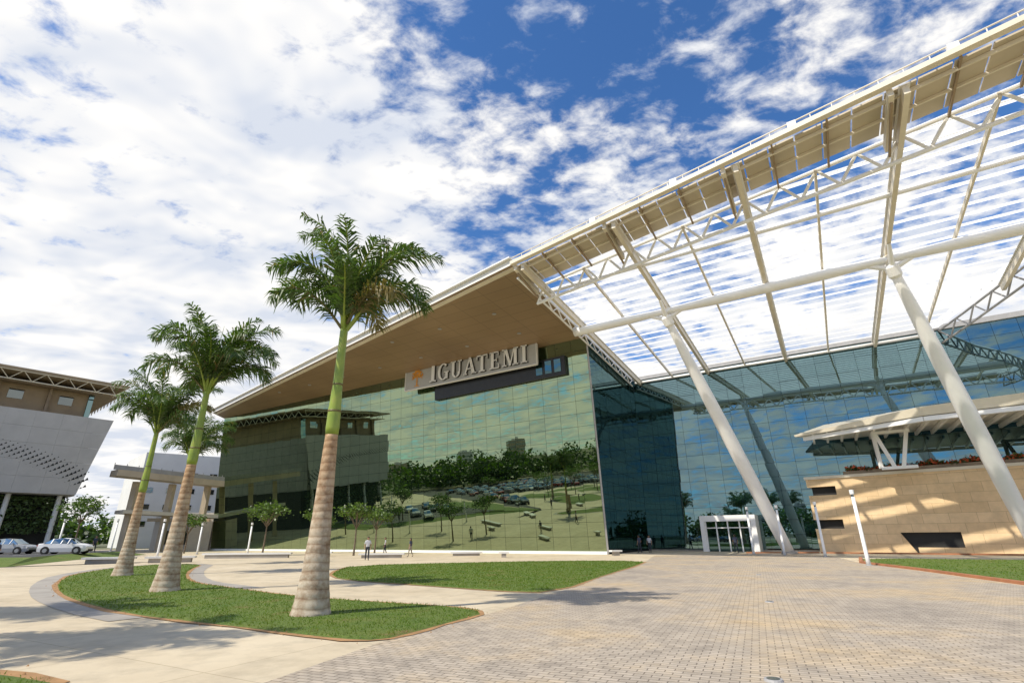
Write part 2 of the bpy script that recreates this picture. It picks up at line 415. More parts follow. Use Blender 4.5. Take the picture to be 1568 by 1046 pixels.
LET={
'I':(.42,[rect(.12,0,.32,1),rect(.02,0,.42,sf),rect(.02,1-sf,.42,1)]),
'G':(.86,arc(.43,.5,.42,.52,math.radians(50),math.radians(320),.19,16)+[rect(.60,.05,.78,.45),rect(.48,.42,.86,.49)]),
'U':(.86,[rect(.10,.3,.29,1),rect(.63,.3,.72,1),rect(0,1-sf,.39,1),rect(.53,1-sf,.83,1)]+arc(.41,.32,.31,.34,math.pi,2*math.pi,.17,10)),
'A':(.90,[[(.04,0),(.14,0),(.47,1),(.38,1)],[(.60,0),(.82,0),(.51,1.02),(.35,1.02)],rect(.22,.30,.66,.37),rect(-.02,0,.24,sf),rect(.54,0,.92,sf)]),
'T':(.78,[rect(.29,0,.48,1),rect(.18,0,.59,sf),rect(0,.92,.77,1),rect(0,.74,.06,1),rect(.71,.74,.77,1)]),
'E':(.72,[rect(.10,0,.29,1),rect(0,0,.64,.07),rect(0,.93,.62,1),rect(.27,.47,.5,.54),rect(.60,0,.66,.24),rect(.57,.78,.62,1),rect(.47,.4,.51,.62)]),
'M':(1.08,[rect(.12,0,.19,1),[(.12,1),(.34,1),(.57,.14),(.48,0)],[(.48,0),(.57,0),(.84,1),(.76,1)],rect(.78,0,.97,1),rect(.0,0,.30,sf),rect(.68,0,1.07,sf),rect(0,1-sf,.3,1),rect(.80,1-sf,1.07,1)])}
x=20.9; H=2.06
for i,ch in enumerate('IGUATEMI'):
    w,ps=LET[ch]; k=H*(1.25 if i==0 else 1.0)
    for p in ps: stroke(p,x,k,zb+.3)
    x-=w*k+(.02*H if ch in 'A' else .13*H)
g.obj('letters',sign)
g=MB()
cx,cz=23.2,21.0
for i in range(90):
    t=random.uniform(-.4,math.pi+.4); r=random.uniform(.2,.95); s=cx-r*math.cos(t); z=cz-.1+r*math.sin(t)*.85; e=.10
    o=random.uniform(.27,.36)
    g.poly([FS(s+e,z-e,o),FS(s-e,z-e*.5,o),FS(s-e,z+e,o),FS(s+e*.6,z+e,o)],M_or)
g.beam(FS(cx,zb+.3,.3),FS(cx,cz,.3),.16,.08,M_or)
g.beam(FS(cx+.4,zb+.3,.3),FS(cx-.4,zb+.3,.3),.08,.08,M_or)
g.obj('tree_logo',sign)

# ------------------------------------------------------------ canopy
can=empty('entrance_canopy')
def ao(b): return -.166*b
arcp=[(-7.1,42),(-2,43.2),(5,42.6),(12,40),(20.5,35.9),(27.5,33.3),(31.2,31.8)]
def bmax(a):
    if a<=arcp[0][0]: return arcp[0][1]
    for (a0,b0),(a1,b1) in zip(arcp,arcp[1:]):
        if a<=a1: return b0+(b1-b0)*(a-a0)/(a1-a0)
    return arcp[-1][1]
def slat_mat():
    m,nt,b=newmat('canopy_louvre'); nt.nodes.remove(b); out=nt.nodes['Material Output']
    d=N(nt,'ShaderNodeBsdfDiffuse'); t=N(nt,'ShaderNodeBsdfTranslucent'); mx=N(nt,'ShaderNodeMixShader')
    d.inputs[0].default_value=(.88,.88,.87,1); t.inputs[0].default_value=(.96,.96,.95,1); mx.inputs[0].default_value=.8
    nt.links.new(d.outputs[0],mx.inputs[1]); nt.links.new(t.outputs[0],mx.inputs[2]); nt.links.new(mx.outputs[0],out.inputs[0]); return m
M_slat=slat_mat()
g=MB(); a=-6.3
while a<31:
    b0=.4
    if a<4.4: b0=(4.4-a)/.166
    b1=bmax(a)-.9
    if b1>b0+1:
        w=.25
        g.poly([P(a-w,b0,.05),P(a-w,b1,.05),P(a+w,b1,.17),P(a+w,b0,.17)],M_slat)
        g.beam(P(a-w-.03,b0,.02),P(a-w-.03,b1,.02),.05,.10,M_white)
    a+=1.30
g.obj('louvres',can)
g=MB()
for b in (1.0,9.5,18.0,26.4,35.0):
    a1=31.2
    while bmax(a1)<b and a1>0: a1-=.3
    g.beam(P(ao(b)+.3,b,-.42),P(a1,b,-.42),.28,.56,M_cream)
    g.beam(P(ao(b)+.3,b,-.10),P(a1,b,-.10),.5,.04,M_white)
for b in (5.2,13.7,22.2,30.6,38.6):
    a1=31.2
    while bmax(a1)<b and a1>0: a1-=.3
    g.beam(P(ao(b)+4,b,-.2),P(a1,b,-.2),.14,.3,M_cream)
g.obj('rafters',can)
g=MB()
def bm(a,dz,r):
    pts=[];rs=[]
    b=.3; e=bmax(a)-.3
    while b<e:
        pts.append(P(a,b,dz)); 
        near=min(abs(b-9.5),abs(b-26.4)); rs.append(r*(1.0 if near>4.2 else .62+.38*near/4.2)); b+=.8
    pts.append(P(a,e,dz)); rs.append(r); g.tube(pts,rs,M_white,12)
bm(12,-1.15,.42)
for a in (4.9,31.0): g.tube([P(a,.3,-.35),P(a,bmax(a)-.4,-.35)],.16,M_white,8)
g.obj('tube_beams',can,smooth=True)
M_strip=simple('edge_strip_panels',(.50,.43,.32),.5,var=.1,scale=.5)
g=MB(); b=0.0; st=1.42
while b<42:
    b1=min(b+st,42); e=.04
    g.box8([P(ao(b+e)+.5,b+e,.0),P(ao(b1-e)+.5,b1-e,.0),P(ao(b1-e)+3.7,b1-e,.12),P(ao(b+e)+3.7,b+e,.12),P(ao(b+e)+.5,b+e,.1),P(ao(b1-e)+.5,b1-e,.1),P(ao(b1-e)+3.7,b1-e,.2),P(ao(b+e)+3.7,b+e,.2)],M_strip)
    b=b1
g.beam(P(ao(0),0,.1),P(ao(42),42,.1),.4,.3,M_cream)
g.beam(P(ao(0)+.9,0,-.1),P(ao(42)+.9,42,-.1),.12,.2,M_cream)
g.beam(P(ao(0)+2.3,0,-.02),P(ao(42)+2.3,42,-.02),.12,.16,M_cream)
g.obj('edge_strip',can)
g=MB(); b=.3; k=0
while b<42:
    big=(k%3==0)
    g.beam(P(ao(b)+.2,b,-.25 if big else -.08),P(ao(b)+4.2,b,-.55 if big else -.15),.26 if big else .10,.5 if big else .18,M_brown if not big else M_cream)
    if big: g.beam(P(ao(b)+.6,b,-.62),P(ao(b)+4.2,b,-1.1),.12,.14,M_brown)
    b+=2.83; k+=1
g.obj('brackets',can)
def truss(name,pts,mat,h=1.25,r=.10,dl=.35):
    g=MB(); top=[P(a,b,-.05) for a,b in pts]; bot=[P(a+dl,b,-.05-h) for a,b in pts]
    g.tube(top,r,mat,8); g.tube(bot,r,mat,8)
    for i in range(len(pts)-1):
        if i%2==0: g.tube([bot[i],top[i+1]],r*.75,mat,6)
        else: g.tube([top[i],bot[i+1]],r*.75,mat,6)
    g.obj(name,can)
pts=[]; b=0
while b<=42.5: pts.append((ao(b)+4.2,b)); b+=1.06
truss('outer_truss',pts,M_white,h=1.35,r=.13)
pts=[];
for (a0,b0),(a1,b1) in zip(arcp,arcp[1:]):
    n=max(2,int(math.hypot(a1-a0,b1-b0)/1.1))
    for i in range(n): pts.append((a0+(a1-a0)*i/n,b0+(b1-b0)*i/n))
pts.append(arcp[-1]); truss('end_truss',pts,M_greysteel,dl=0)
pts=[(.8+i*1.1,.12) for i in range(28)]; truss('side_truss',pts,M_white,h=.8,r=.09,dl=0)
g=MB()
for (a0,b0),(a1,b1) in zip(arcp,arcp[1:]):
    n=max(2,int(math.hypot(a1-a0,b1-b0)/1.8))
    for i in range(n):
        t0,t1=(i+.04)/n,(i+.96)/n
        pa=(a0+(a1-a0)*t0,b0+(b1-b0)*t0); pb=(a0+(a1-a0)*t1,b0+(b1-b0)*t1)
        g.poly([P(pa[0],pa[1]-.1,.24),P(pb[0],pb[1]-.1,.24),P(pb[0],pb[1]-1.3,.24),P(pa[0],pa[1]-1.3,.24)],M_slat)
g.obj('curved_edge_panels',can)
g=MB(); b=0
while b<42:
    g.tube([P(ao(b)+.15,b,.2),P(ao(b)+.1,b,.72)],.03,M_white,6); b+=1.06
g.tube([P(ao(0)+.1,0,.72),P(ao(42)+.1,42,.72)],.045,M_cream,6)
for b in (14.2,21.3,28.4,35.5,8): g.box(tuple(P(ao(b),b,.4)),(.45,.3,.45),M_white,rot=-.57)
g.obj('catwalk_railing',can)
def pole(base,top,nm,top_b):
    g=MB(); b=V(base);t=V(top); n=14; pts=[];rs=[]
    for i in range(n+1):
        s=i/n; pts.append(b.lerp(t,s)); 
        rs.append(.34+.25*math.sin(min(1,max(0,(s+.12)/1.05))*math.pi)**.8 if s<.93 else .29)
    g.tube(pts,rs,M_white,20)
    g.tube([b-V((0,0,.1)),b+V((0,0,.25))],[.75,.62],M_kerb,20)
    g.obj(nm,can,smooth=True)
    g=MB()
    dirn=(t-b).normalized()
    g.tube([t-dirn*.9,t-dirn*.7,t,t+dirn*.2],[.34,.46,.46,.3],M_white,14)
    for da,db in((-1.6,0),(1.6,0),(0,-1.8),(0,1.8)):
        g.tube([t-dirn*.2,P(12+da,top_b+db,-.75 if da else -1.15)],[.22,.13],M_white,8)
    g.tube([t,t+V((0,0,.9))],[.3,.3],M_cream,10)
    g.obj(nm+'_head',can)
for base,top_b in(((24.5,49,0),9.5),((37.6,39.4,0),26.4)):
    pole(base,tuple(P(12,top_b,-1.75)),'raking_column',top_b)

# ------------------------------------------------------------ stone wall and porch
def stone_mat():
    m,nt,b=newmat('sandstone_blocks')
    co=objco(nt)
    sx=N(nt,'ShaderNodeSeparateXYZ'); nt.links.new(co,sx.inputs[0])
    m1=N(nt,'ShaderNodeMath',operation='MULTIPLY'); m1.inputs[1].default_value=.758; nt.links.new(sx.outputs[0],m1.inputs[0])
    m2=N(nt,'ShaderNodeMath',operation='MULTIPLY_ADD'); m2.inputs[1].default_value=-.652; nt.links.new(sx.outputs[1],m2.inputs[0]); nt.links.new(m1.outputs[0],m2.inputs[2])
    cb=N(nt,'ShaderNodeCombineXYZ'); nt.links.new(m2.outputs[0],cb.inputs[0]); nt.links.new(sx.outputs[2],cb.inputs[1])
    br=N(nt,'ShaderNodeTexBrick'); br.inputs['Scale'].default_value=1; br.inputs['Brick Width'].default_value=1.8; br.inputs['Row Height'].default_value=.8
    br.inputs['Mortar Size'].default_value=.012; br.inputs['Color1'].default_value=(.80,.59,.35,1); br.inputs['Color2'].default_value=(.70,.50,.28,1); br.inputs['Mortar'].default_value=(.45,.31,.17,1)
    nt.links.new(cb.outputs[0],br.inputs[0])
    c=mixc(nt,1,br.outputs['Color'],ramp(nt,noise_n(nt,co,1.2,5,.65),[(.3,.85),(.65,1.05)]),'MULTIPLY')
    nt.links.new(c,b.inputs['Base Color']); b.inputs['Roughness'].default_value=.8; bump(nt,b,noise_n(nt,co,14,4),.2,.02); return m
M_stone=stone_mat()
W0=V((28.9,51.6,0)); W1=V((47,36,0)); wd=(W1-W0).normalized(); wn=V((wd.y,-wd.x,0))
if wn.y>0: wn=-wn
def WP(s,z,out=0):
    p=W0+wd*s+wn*out; return V((p.x,p.y,z))
LW=(W1-W0).length
sw=empty('sandstone_wall')
g=MB()
def wbox(sa,sb,za,zb,oa,ob,mat): 
    g.box8([WP(sa,za,oa),WP(sa,za,ob),WP(sb,za,ob),WP(sb,za,oa),WP(sa,zb,oa),WP(sa,zb,ob),WP(sb,zb,ob),WP(sb,zb,oa)],mat)
wbox(2.2,LW,1.7,6.6,-3.5,0,M_stone)
wbox(2.2,LW,.0,1.7,-3.5,-.25,M_dark)
wbox(-.2,2.2,5.9,6.6,-3.5,0,M_stone); wbox(-.2,2.2,2.9,5.1,-3.5,0,M_stone); wbox(-.2,2.2,0,2.1,-3.5,0,M_stone)
wbox(.1,2.2,2.1,5.9,-3.4,-.5,M_dark)
for sa,sb_ in((2.2,6.3),(10.4,14.0),(19.5,LW)): 
    sk=.9
    g.box8([WP(sa,0,-3.4),WP(sa,0,0),WP(sb_+sk,0,0),WP(sb_+sk,0,-3.4),WP(sa,1.698,-3.4),WP(sa,1.698,0),WP(sb_,1.698,0),WP(sb_,1.698,-3.4)],M_stone)
wbox(7.3,10.39,.0,.5,-3.4,0.002,M_stone); wbox(15.0,19.49,0,.35,-3.4,.002,M_stone)
wbox(-.3,LW,6.6,6.85,-3.6,.12,M_cream)
g.obj('stone_blocks',sw)
g=MB()
wbox(3.0,LW,6.85,7.2,-3.2,-.6,M_brown); g.obj('planter_box',sw)

M_leafd=simple('shrub_leaf',(.06,.10,.025),.6,var=.4,scale=2); M_flow=simple('red_flower',(.60,.11,.04),.5,var=.3,scale=2)
def scatter_leaves(g,n,fn,size,mats,wts=None):
    for i in range(n):
        c=V(fn()); s=size*random.uniform(.6,1.4)
        a=V((random.gauss(0,1),random.gauss(0,1),random.gauss(0,.7))).normalized(); b=a.cross(V((random.gauss(0,1),random.gauss(0,1),random.gauss(0,1)))).normalized()
        m=random.choices(mats,wts)[0] if wts else random.choice(mats)
        g.poly([c-a*s,c-b*s*.45,c+a*s,c+b*s*.45],m)
g=MB()
def fn():
    s=random.uniform(3.2,LW); return WP(s,7.25+abs(random.gauss(0,.16))+.10*math.sin(s*2.1),random.uniform(-3,-.5))
scatter_leaves(g,5000,fn,.16,[M_leafd,M_flow],[3,1.8]); g.obj('flowering_hedge')

porch=empty('entrance_porch')
g=MB()
def PC(a,b,z): p=P(a,b); return V((p.x,p.y,z))
top=[PC(25.0,17.4,10.6),PC(30.2,20.2,12.2),PC(29.5,50,12.6),PC(18.5,50,11.6),PC(20.5,27,11.2)]
bot=[PC(25.0,17.5,10.45),PC(30.2,20.4,10.6),PC(29.5,50,10.8),PC(18.7,50,10.6),PC(20.7,27,10.5)]
n=5
g.poly(top,M_cream); g.poly(bot[::-1],M_fascia)
for i in range(n):
    j=(i+1)%n; g.poly([top[i],bot[i],bot[j],top[j]],M_greysteel if i in(0,1) else M_cream)
g.obj('wing_roof',porch)
g=MB()
for k in range(26):
    b=19+k*1.2; a0=25-(b-17.5)*.47 if b<27 else 20.5
    g.beam(PC(a0+.4,b,10.32),PC(29.5,b,10.38),.18,.3,M_white)
g.beam(PC(25.3,18.2,10.2),PC(20.9,27,10.25),.3,.35,M_white); g.beam(PC(20.9,27,10.25),PC(18.9,50,10.3),.3,.35,M_white)
g.obj('porch_ribs',porch)
g=MB()
for b in(25,36):
    c=PC(25,b,7.0)
    for s in(-1.2,1.2): g.beam(c+(-dh)*s*.25,PC(25,b+s,10.2),.25,.3,M_white)
    g.beam(PC(25,b-1.4,10.1),PC(25,b+1.4,10.1),.3,.25,M_white); g.beam(PC(25,b-1.3,7.0),PC(25,b+1.3,7.0),.3,.25,M_white)
    g.beam(PC(25,b-1.3,7.0),PC(25,b-1.3,10.1),.25,.25,M_white,up=V((0,1,0)))
g.obj('v_columns',porch)

g=MB(); g.beam((22,52.2,.06),(28,50.6,.06),.25,.12,M_red); g.beam((28,50.3,.06),(46,34.6,.06),.25,.12,M_red)
kp=[(24.6,39.3),(20.5,32.8),(18.95,26.1),(16.95,19.1),(15.2,12.6)]
for p,q in zip(kp,kp[1:]): g.beam((*p,.05),(*q,.05),.2,.11,M_red)
g.obj('red_kerb')

# ------------------------------------------------------------ left building
lb=empty('parking_building')
BL=25
R0=V((-60,75,0)); R1=V((-60-38*.64,75-38*.768,0)); ld=(R1-R0).normalized(); ln=V((-ld.y,ld.x,0))
if ln.x<0: ln=-ln
def LP(s,z,out=0):
    p=R0+ld*s+ln*out; return V((p.x,p.y,z))
def lbox(g,sa,sb,za,zb,oa,ob,mat):
    g.box8([LP(sa,za,oa),LP(sa,za,ob),LP(sb,za,ob),LP(sb,za,oa),LP(sa,zb,oa),LP(sa,zb,ob),LP(sb,zb,ob),LP(sb,zb,oa)],mat)
M_tan=simple('tan_cladding',(.36,.27,.17),.8,var=.12,scale=.5)
g=MB()
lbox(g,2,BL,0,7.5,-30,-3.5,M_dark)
lbox(g,1.5,BL,7.5,18.0,-30,-1.2,M_greysteel)
lbox(g,2.5,BL,18.0,22.2,-30,-3.2,M_tan)
lbox(g,2.2,2.8,7.5,22.2,-3.5,-2.8,M_glass2)
for i in range(4):
    s=4.5+i*5.5; lbox(g,s,s+1.6,20.2,21.5,-3.19,-3.12,M_glassd)
    lbox(g,s+2.6,s+2.95,18,22.2,-3.19,-2.7,M_brown)
g.obj('walls',lb)
M_perf=simple('perforated_metal',(.50,.48,.455),.5,metal=.0,var=.07,scale=.5)
g=MB()
for i in range(9):
    for r in range(5):
        sa,sb_=i*2.9-0.3,(i+1)*2.9-.31
        za=7.6+r*2.14; zb2=za+2.12
        def o(z): return -.3+.6*(z-7.6)/10.7
        f=lambda z: 1.9*(1-(z-7.6)/10.7) if i==0 else 0
        g.box8([LP(sa+f(za),za,o(za)),LP(sa+f(za),za,o(za)+.08),LP(sb_,za,o(za)+.08),LP(sb_,za,o(za)),LP(sa+f(zb2),zb2,o(zb2)),LP(sa+f(zb2),zb2,o(zb2)+.08),LP(sb_,zb2,o(zb2)+.08),LP(sb_,zb2,o(zb2))],M_perf)
def LQ(s,z,out=0): return LP(s,z,-.22+.6*(z-7.6)/10.7+out)
g.obj('perforated_screen',lb)
g=MB()
for r in range(7):
    s=.9+ (r%2)*.38
    while s<BL-.5:
        zc=15.8-5.6*math.exp(-s/9.0)-r*.50*(.4+.6*math.exp(-s/14))
        amp=math.sin(min(1,(r+1)/7.5)*math.pi)*(.45+.55*math.exp(-s/12))
        e=.27*amp
        if e>.03 and 8<zc<18: g.poly([LQ(s+e,zc-e,.02),LQ(s-e,zc-e*.4,.02),LQ(s-e*.3,zc+e,.02)],M_dark)
        s+=.76
g.obj('screen_openings',lb)
g=MB()
lbox(g,-1.0,BL+1,23.3,23.6,-32,1.2,M_tan); lbox(g,-.5,BL+1,22.2,22.3,-32,-1.5,M_brown)
g.obj('roof',lb)
g=MB()
for k in range(21):
    s=-.9+k*1.2
    a=[LP(s,22.1,.2),LP(s+1.2,22.1,.2)];t=[LP(s,23.25,1.0),LP(s+1.2,23.25,1.0)]
    if k%2: g.tube([a[0],t[1]],.06,M_cream,5)
    else: g.tube([t[0],a[1]],.06,M_cream,5)
g.tube([LP(-.9,22.1,.2),LP(BL,22.1,.2)],.1,M_cream,6); g.tube([LP(-.9,23.2,1.0),LP(BL,23.2,1.0)],.1,M_cream,6)
for k in range(16):
    g.tube([LP(-.9,22.1,.2-k*1.9),LP(-.9,23.25,.2-(k+.5)*1.9)],.06,M_cream,5); g.tube([LP(-.9,22.1,.2-(k+1)*1.9),LP(-.9,23.25,.2-(k+.5)*1.9)],.06,M_cream,5)
g.obj('roof_truss',lb)
g=MB()
for i in range(5):
    s=3+i*5.3; g.tube([LP(s,0,-1.6),LP(s,7.6,-1.6)],.3,M_whitewall,10)
g.obj('columns',lb)
g=MB()
def fn2():
    s=random.uniform(2,BL); z=random.uniform(2.6,7.3); return LP(s,z,-1.9+random.gauss(0,.25))
scatter_leaves(g,5000,fn2,.26,[M_leafd]); g.obj('hanging_hedge')

# ------------------------------------------------------------ footbridge and link
fb=empty('footbridge')
g=MB()
p0,p1=V((-59,77,10.9)),V((-47,93,10.2))
g.beam(p0,p1,3,.9,M_beige); g.beam(p0+V((.8,-1.2,.75)),p1+V((.8,-1.2,.75)),.08,.7,M_greysteel)
g.beam(p0+V((0,3,-5.3)),p1+V((0,2,-5.2)),4,.5,M_cream)
for t in(.1,.35,.62,.88):
    c=p0.lerp(p1,t); g.box((c.x,c.y+2,5),(.8,.8,10),M_beige)
g.obj('deck',fb)
g=MB()
for k in range(14):
    c=p0.lerp(p1,k/13); g.beam(c+V((.8,-1.25,.4)),c+V((.8,-1.25,1.35)),.07,.07,M_greysteel,up=V((0,1,0)))
g.obj('railing',fb)
g=MB()
g.box((-52.0,90,2.2),(3.2,6,4.4),M_beige,rot=.5); g.box((-57,95,3.0),(9,6,6),M_whitewall,rot=.3)
g.box((-57,91.8,2.0),(5,.1,2.2),M_glassd,rot=.3); g.box((-57,91.7,4.8),(9.3,.5,.5),M_beige,rot=.3)
g.obj('service_building')
g=MB()
g.prism([(-84,118),(-64,132),(-74,150),(-98,132)],0,20.5,M_whitewall); g.prism([(-66,133),(-56,137),(-64,152),(-74,150)],0,15.5,M_whitewall)
for k in range(6):
    for r in range(4):
        t=(k+.5)/6; x=-84+20*t; y=118+14*t; g.box((x,y-.05,5+r*3.6),(1.5,.12,1.1),M_glassd,rot=.61)
g.obj('white_building')

# ------------------------------------------------------------ palms
def trunk_mat():
    m,nt,b=newmat('palm_trunk'); co=objco(nt)
    sx=N(nt,'ShaderNodeSeparateXYZ'); nt.links.new(co,sx.inputs[0])
    wv=N(nt,'ShaderNodeTexWave',wave_type='BANDS',bands_direction='Z'); wv.inputs['Scale'].default_value=1.7; wv.inputs['Distortion'].default_value=2.5; wv.inputs['Detail'].default_value=3; wv.inputs['Detail Scale'].default_value=1.2
    nt.links.new(co,wv.inputs[0])
    c=ramp(nt,wv.outputs['Fac'],[(.0,(.33,.26,.185)),(.12,(.44,.37,.28)),(.6,(.48,.42,.33))])
    c2=ramp(nt,noise_n(nt,co,3.0,6,.72),[(.34,(.52,.38,.27)),(.58,(1.05,1.03,1.0))])
    hz=N(nt,'ShaderNodeMapRange'); hz.inputs[1].default_value=1.2; hz.inputs[2].default_value=4.2; nt.links.new(sx.outputs[2],hz.inputs[0])
    c=mixc(nt,1,c,c2,'MULTIPLY')
    c3=mixc(nt,1,c,(1.0,.74,.48),'MULTIPLY'); f=N(nt,'ShaderNodeMath',operation='MULTIPLY'); f.inputs[1].default_value=.85; nt.links.new(hz.outputs[0],f.inputs[0])
    c=mixc(nt,f.outputs[0],c,c3)
    nt.links.new(c,b.inputs['Base Color']); b.inputs['Roughness'].default_value=.85; bump(nt,b,wv.outputs['Fac'],.35,.02); return m
M_trunk=trunk_mat()
def shaft_mat():
    m,nt,b=newmat('palm_crownshaft'); co=objco(nt)
    c=ramp(nt,noise_n(nt,co,2.5,4,.6),[(.3,(.18,.27,.03)),(.6,(.28,.35,.05)),(.8,(.31,.27,.08))]); nt.links.new(c,b.inputs['Base Color']); b.inputs['Roughness'].default_value=.35; return m
M_shaft=shaft_mat()
def leafmat(name,lo,hi):
    m,nt,b=newmat(name); nt.nodes.remove(b); out=nt.nodes['Material Output']; co=objco(nt)
    c=ramp(nt,noise_n(nt,co,1.8,2,.6),[(.3,lo),(.7,hi)])
    d=N(nt,'ShaderNodeBsdfDiffuse'); t=N(nt,'ShaderNodeBsdfTranslucent'); gl=N(nt,'ShaderNodeBsdfGlossy'); gl.inputs['Roughness'].default_value=.45
    nt.links.new(c,d.inputs[0]); nt.links.new(mixc(nt,1,c,(1.3,1.5,.6),'MULTIPLY'),t.inputs[0])
    mx=N(nt,'ShaderNodeMixShader'); mx.inputs[0].default_value=.35; nt.links.new(d.outputs[0],mx.inputs[1]); nt.links.new(t.outputs[0],mx.inputs[2])
    m2=N(nt,'ShaderNodeMixShader'); m2.inputs[0].default_value=.05; nt.links.new(mx.outputs[0],m2.inputs[1]); nt.links.new(gl.outputs[0],m2.inputs[2])
    nt.links.new(m2.outputs[0],out.inputs[0]); return m
M_pl=leafmat('palm_leaflet',(.045,.09,.018),(.10,.16,.03)); M_pl2=leafmat('palm_leaflet_old',(.16,.14,.045),(.25,.19,.07))
M_leaf=leafmat('tree_leaf',(.06,.12,.015),(.14,.22,.03)); M_leaf2=leafmat('tree_leaf_dark',(.03,.06,.012),(.06,.10,.02))
M_bark=simple('bark',(.16,.12,.08),.9,var=.25,scale=5)

# (azimuth, elevation, length, droop)
FR=[(182,86,3.7,1.35),(170,80,3.5,1.5),(10,84,3.0,1.2),(350,76,3.1,1.5),(5,68,3.4,1.9),(338,70,3.2,1.9),(190,70,3.1,1.9),(175,60,2.7,2.4),(205,66,2.8,2.3),(345,58,2.8,2.4),(20,60,2.8,2.3),(95,80,3.2,1.6),(268,78,3.0,1.6),(250,66,2.9,2.1),(300,68,3.0,2.0),(60,68,3.0,2.0),(120,70,3.0,2.0),(30,50,2.3,2.4),(155,52,2.3,2.5),(322,50,2.3,2.4),(215,50,2.3,2.4),(80,55,2.4,2.2),(278,56,2.4,2.2)]
def palm(loc,H,seed,rb=.43,scale=1.0,t4=4.05,rotf=0):
    rnd=random.Random(seed)
    e=empty('royal_palm',loc)
    g=MB()
    def ax(z): return V((0,0,z))
    zs=[0,.08,.25,.6,1.0,1.5,2.0,2.6,3.2,t4*.93,t4]; rs=[rb*1.06,rb,rb*.91,rb*.78,rb*.68,rb*.59,rb*.53,rb*.47,rb*.42,rb*.37,rb*.35]
    zz=[];rr=[]
    for i in range(len(zs)-1):
        for k in range(4):
            t=k/4; zz.append(zs[i]+(zs[i+1]-zs[i])*t); rr.append((rs[i]+(rs[i+1]-rs[i])*t)*(1+rnd.uniform(-.014,.014)))
    zz.append(zs[-1]); rr.append(rs[-1])
    g.tube([ax(z) for z in zz],rr,M_trunk,24); g.obj('trunk',e,smooth=True)
    g=MB(); g.tube([ax(t4-.02),ax(t4+.15),ax(t4+.6),ax(t4+1.2),ax(H-.8),ax(H-.3),ax(H+.2)],[rb*.36,rb*.39,rb*.37,rb*.30,rb*.25,rb*.24,rb*.2],M_shaft,18)
    for k in range(3):
        g.tube([ax(t4+.55+k*.7),ax(t4+.6+k*.7)],[rb*.385-k*.035,rb*.385-k*.035],M_pl2,18)
    g.obj('crownshaft',e,smooth=True)
    g=MB()
    c0=ax(H)
    for az,el,L,droop in FR:
        az=math.radians(az+rotf+rnd.uniform(-9,9)); el=math.radians(el+rnd.uniform(-5,4)); L*=rnd.uniform(.92,1.08)*scale
        hdir=V((math.cos(az),math.sin(az),0)); up=V((0,0,1)); side=V((-hdir.y,hdir.x,0))
        n=30; p=c0+hdir*.08+V((0,0,rnd.uniform(-.25,.35))); pts=[p.copy()]; dirs=[]
        wind=V((.10,.04,0)); pw=rnd.uniform(2.0,2.8)
        for i in range(n):
            s=i/n; ang=el-droop*(s**pw)
            dd=(hdir*math.cos(ang)+up*math.sin(ang)+wind*s).normalized(); p=p+dd*(L/n); pts.append(p.copy()); dirs.append(dd)
        dirs.append(dirs[-1])
        g.tube(pts[::3]+[pts[-1]],[.045*(1-.9*i/(len(pts[::3]))) for i in range(len(pts[::3])+1)],M_shaft if el>.95 else M_pl2,5)
        m=M_pl2 if (el<.98 and rnd.random()<.12) else M_pl
        K=70; thin=rnd.uniform(0,.10)
        for k in range(K):
            s=.13+.87*k/K; f=s*n; i=min(int(f),n-1); q=pts[i].lerp(pts[i+1],f-i); dd=dirs[i]
            nrm=side.cross(dd).normalized()
            ll=(.62*math.sin(min(1,(s*.90+.12))*math.pi)**.5+.15)*scale
            for sg in(-1,1):
                if rnd.random()<thin: continue
                el2=rnd.uniform(-.9,.9)
                out=(side*sg*math.cos(el2)-nrm*math.sin(el2)).normalized()
                d1=(out*.7+dd*rnd.uniform(.45,.95)+wind*.6).normalized()
                w=dd.cross(d1).normalized().cross(d1).normalized()*.018*scale
                l=ll*rnd.uniform(.7,1.15); sag=rnd.uniform(.3,.8)
                a=q; b=a+d1*l*.5+V((0,0,-.10*l*sag)); c=a+d1*l*.85+V((.03,.0,-.75*l*sag))
                g.faces([a-w*.7,a+w*.7,b+w*1.2,b-w*1.2,c],[(0,1,2,3),(3,2,4)],m if rnd.random()>.03 else M_pl2)
    g.tube([c0,c0+V((.05,0,1.4)),c0+V((.12,.03,2.6))],[.04,.025,.005],M_shaft,5)
    g.obj('fronds',e)
    return e
palm((-4.54,12.74,0),7.1,3,.43,scale=1.05)
palm((-11.6,18.7,0),6.95,11,.44,scale=1.14,t4=4.15,rotf=-12)
palm((-18.9,26.9,0),7.1,23,.45,scale=1.15,t4=3.9,rotf=20)
palm((-23.3,37.3,0),7.3,31,.46,scale=1.15,t4=4.0,rotf=50)
palm((-18.6,10.2,0),7.8,41,.45,scale=1.1); palm((-14.2,6.4,0),7.6,43,.45,scale=1.1)

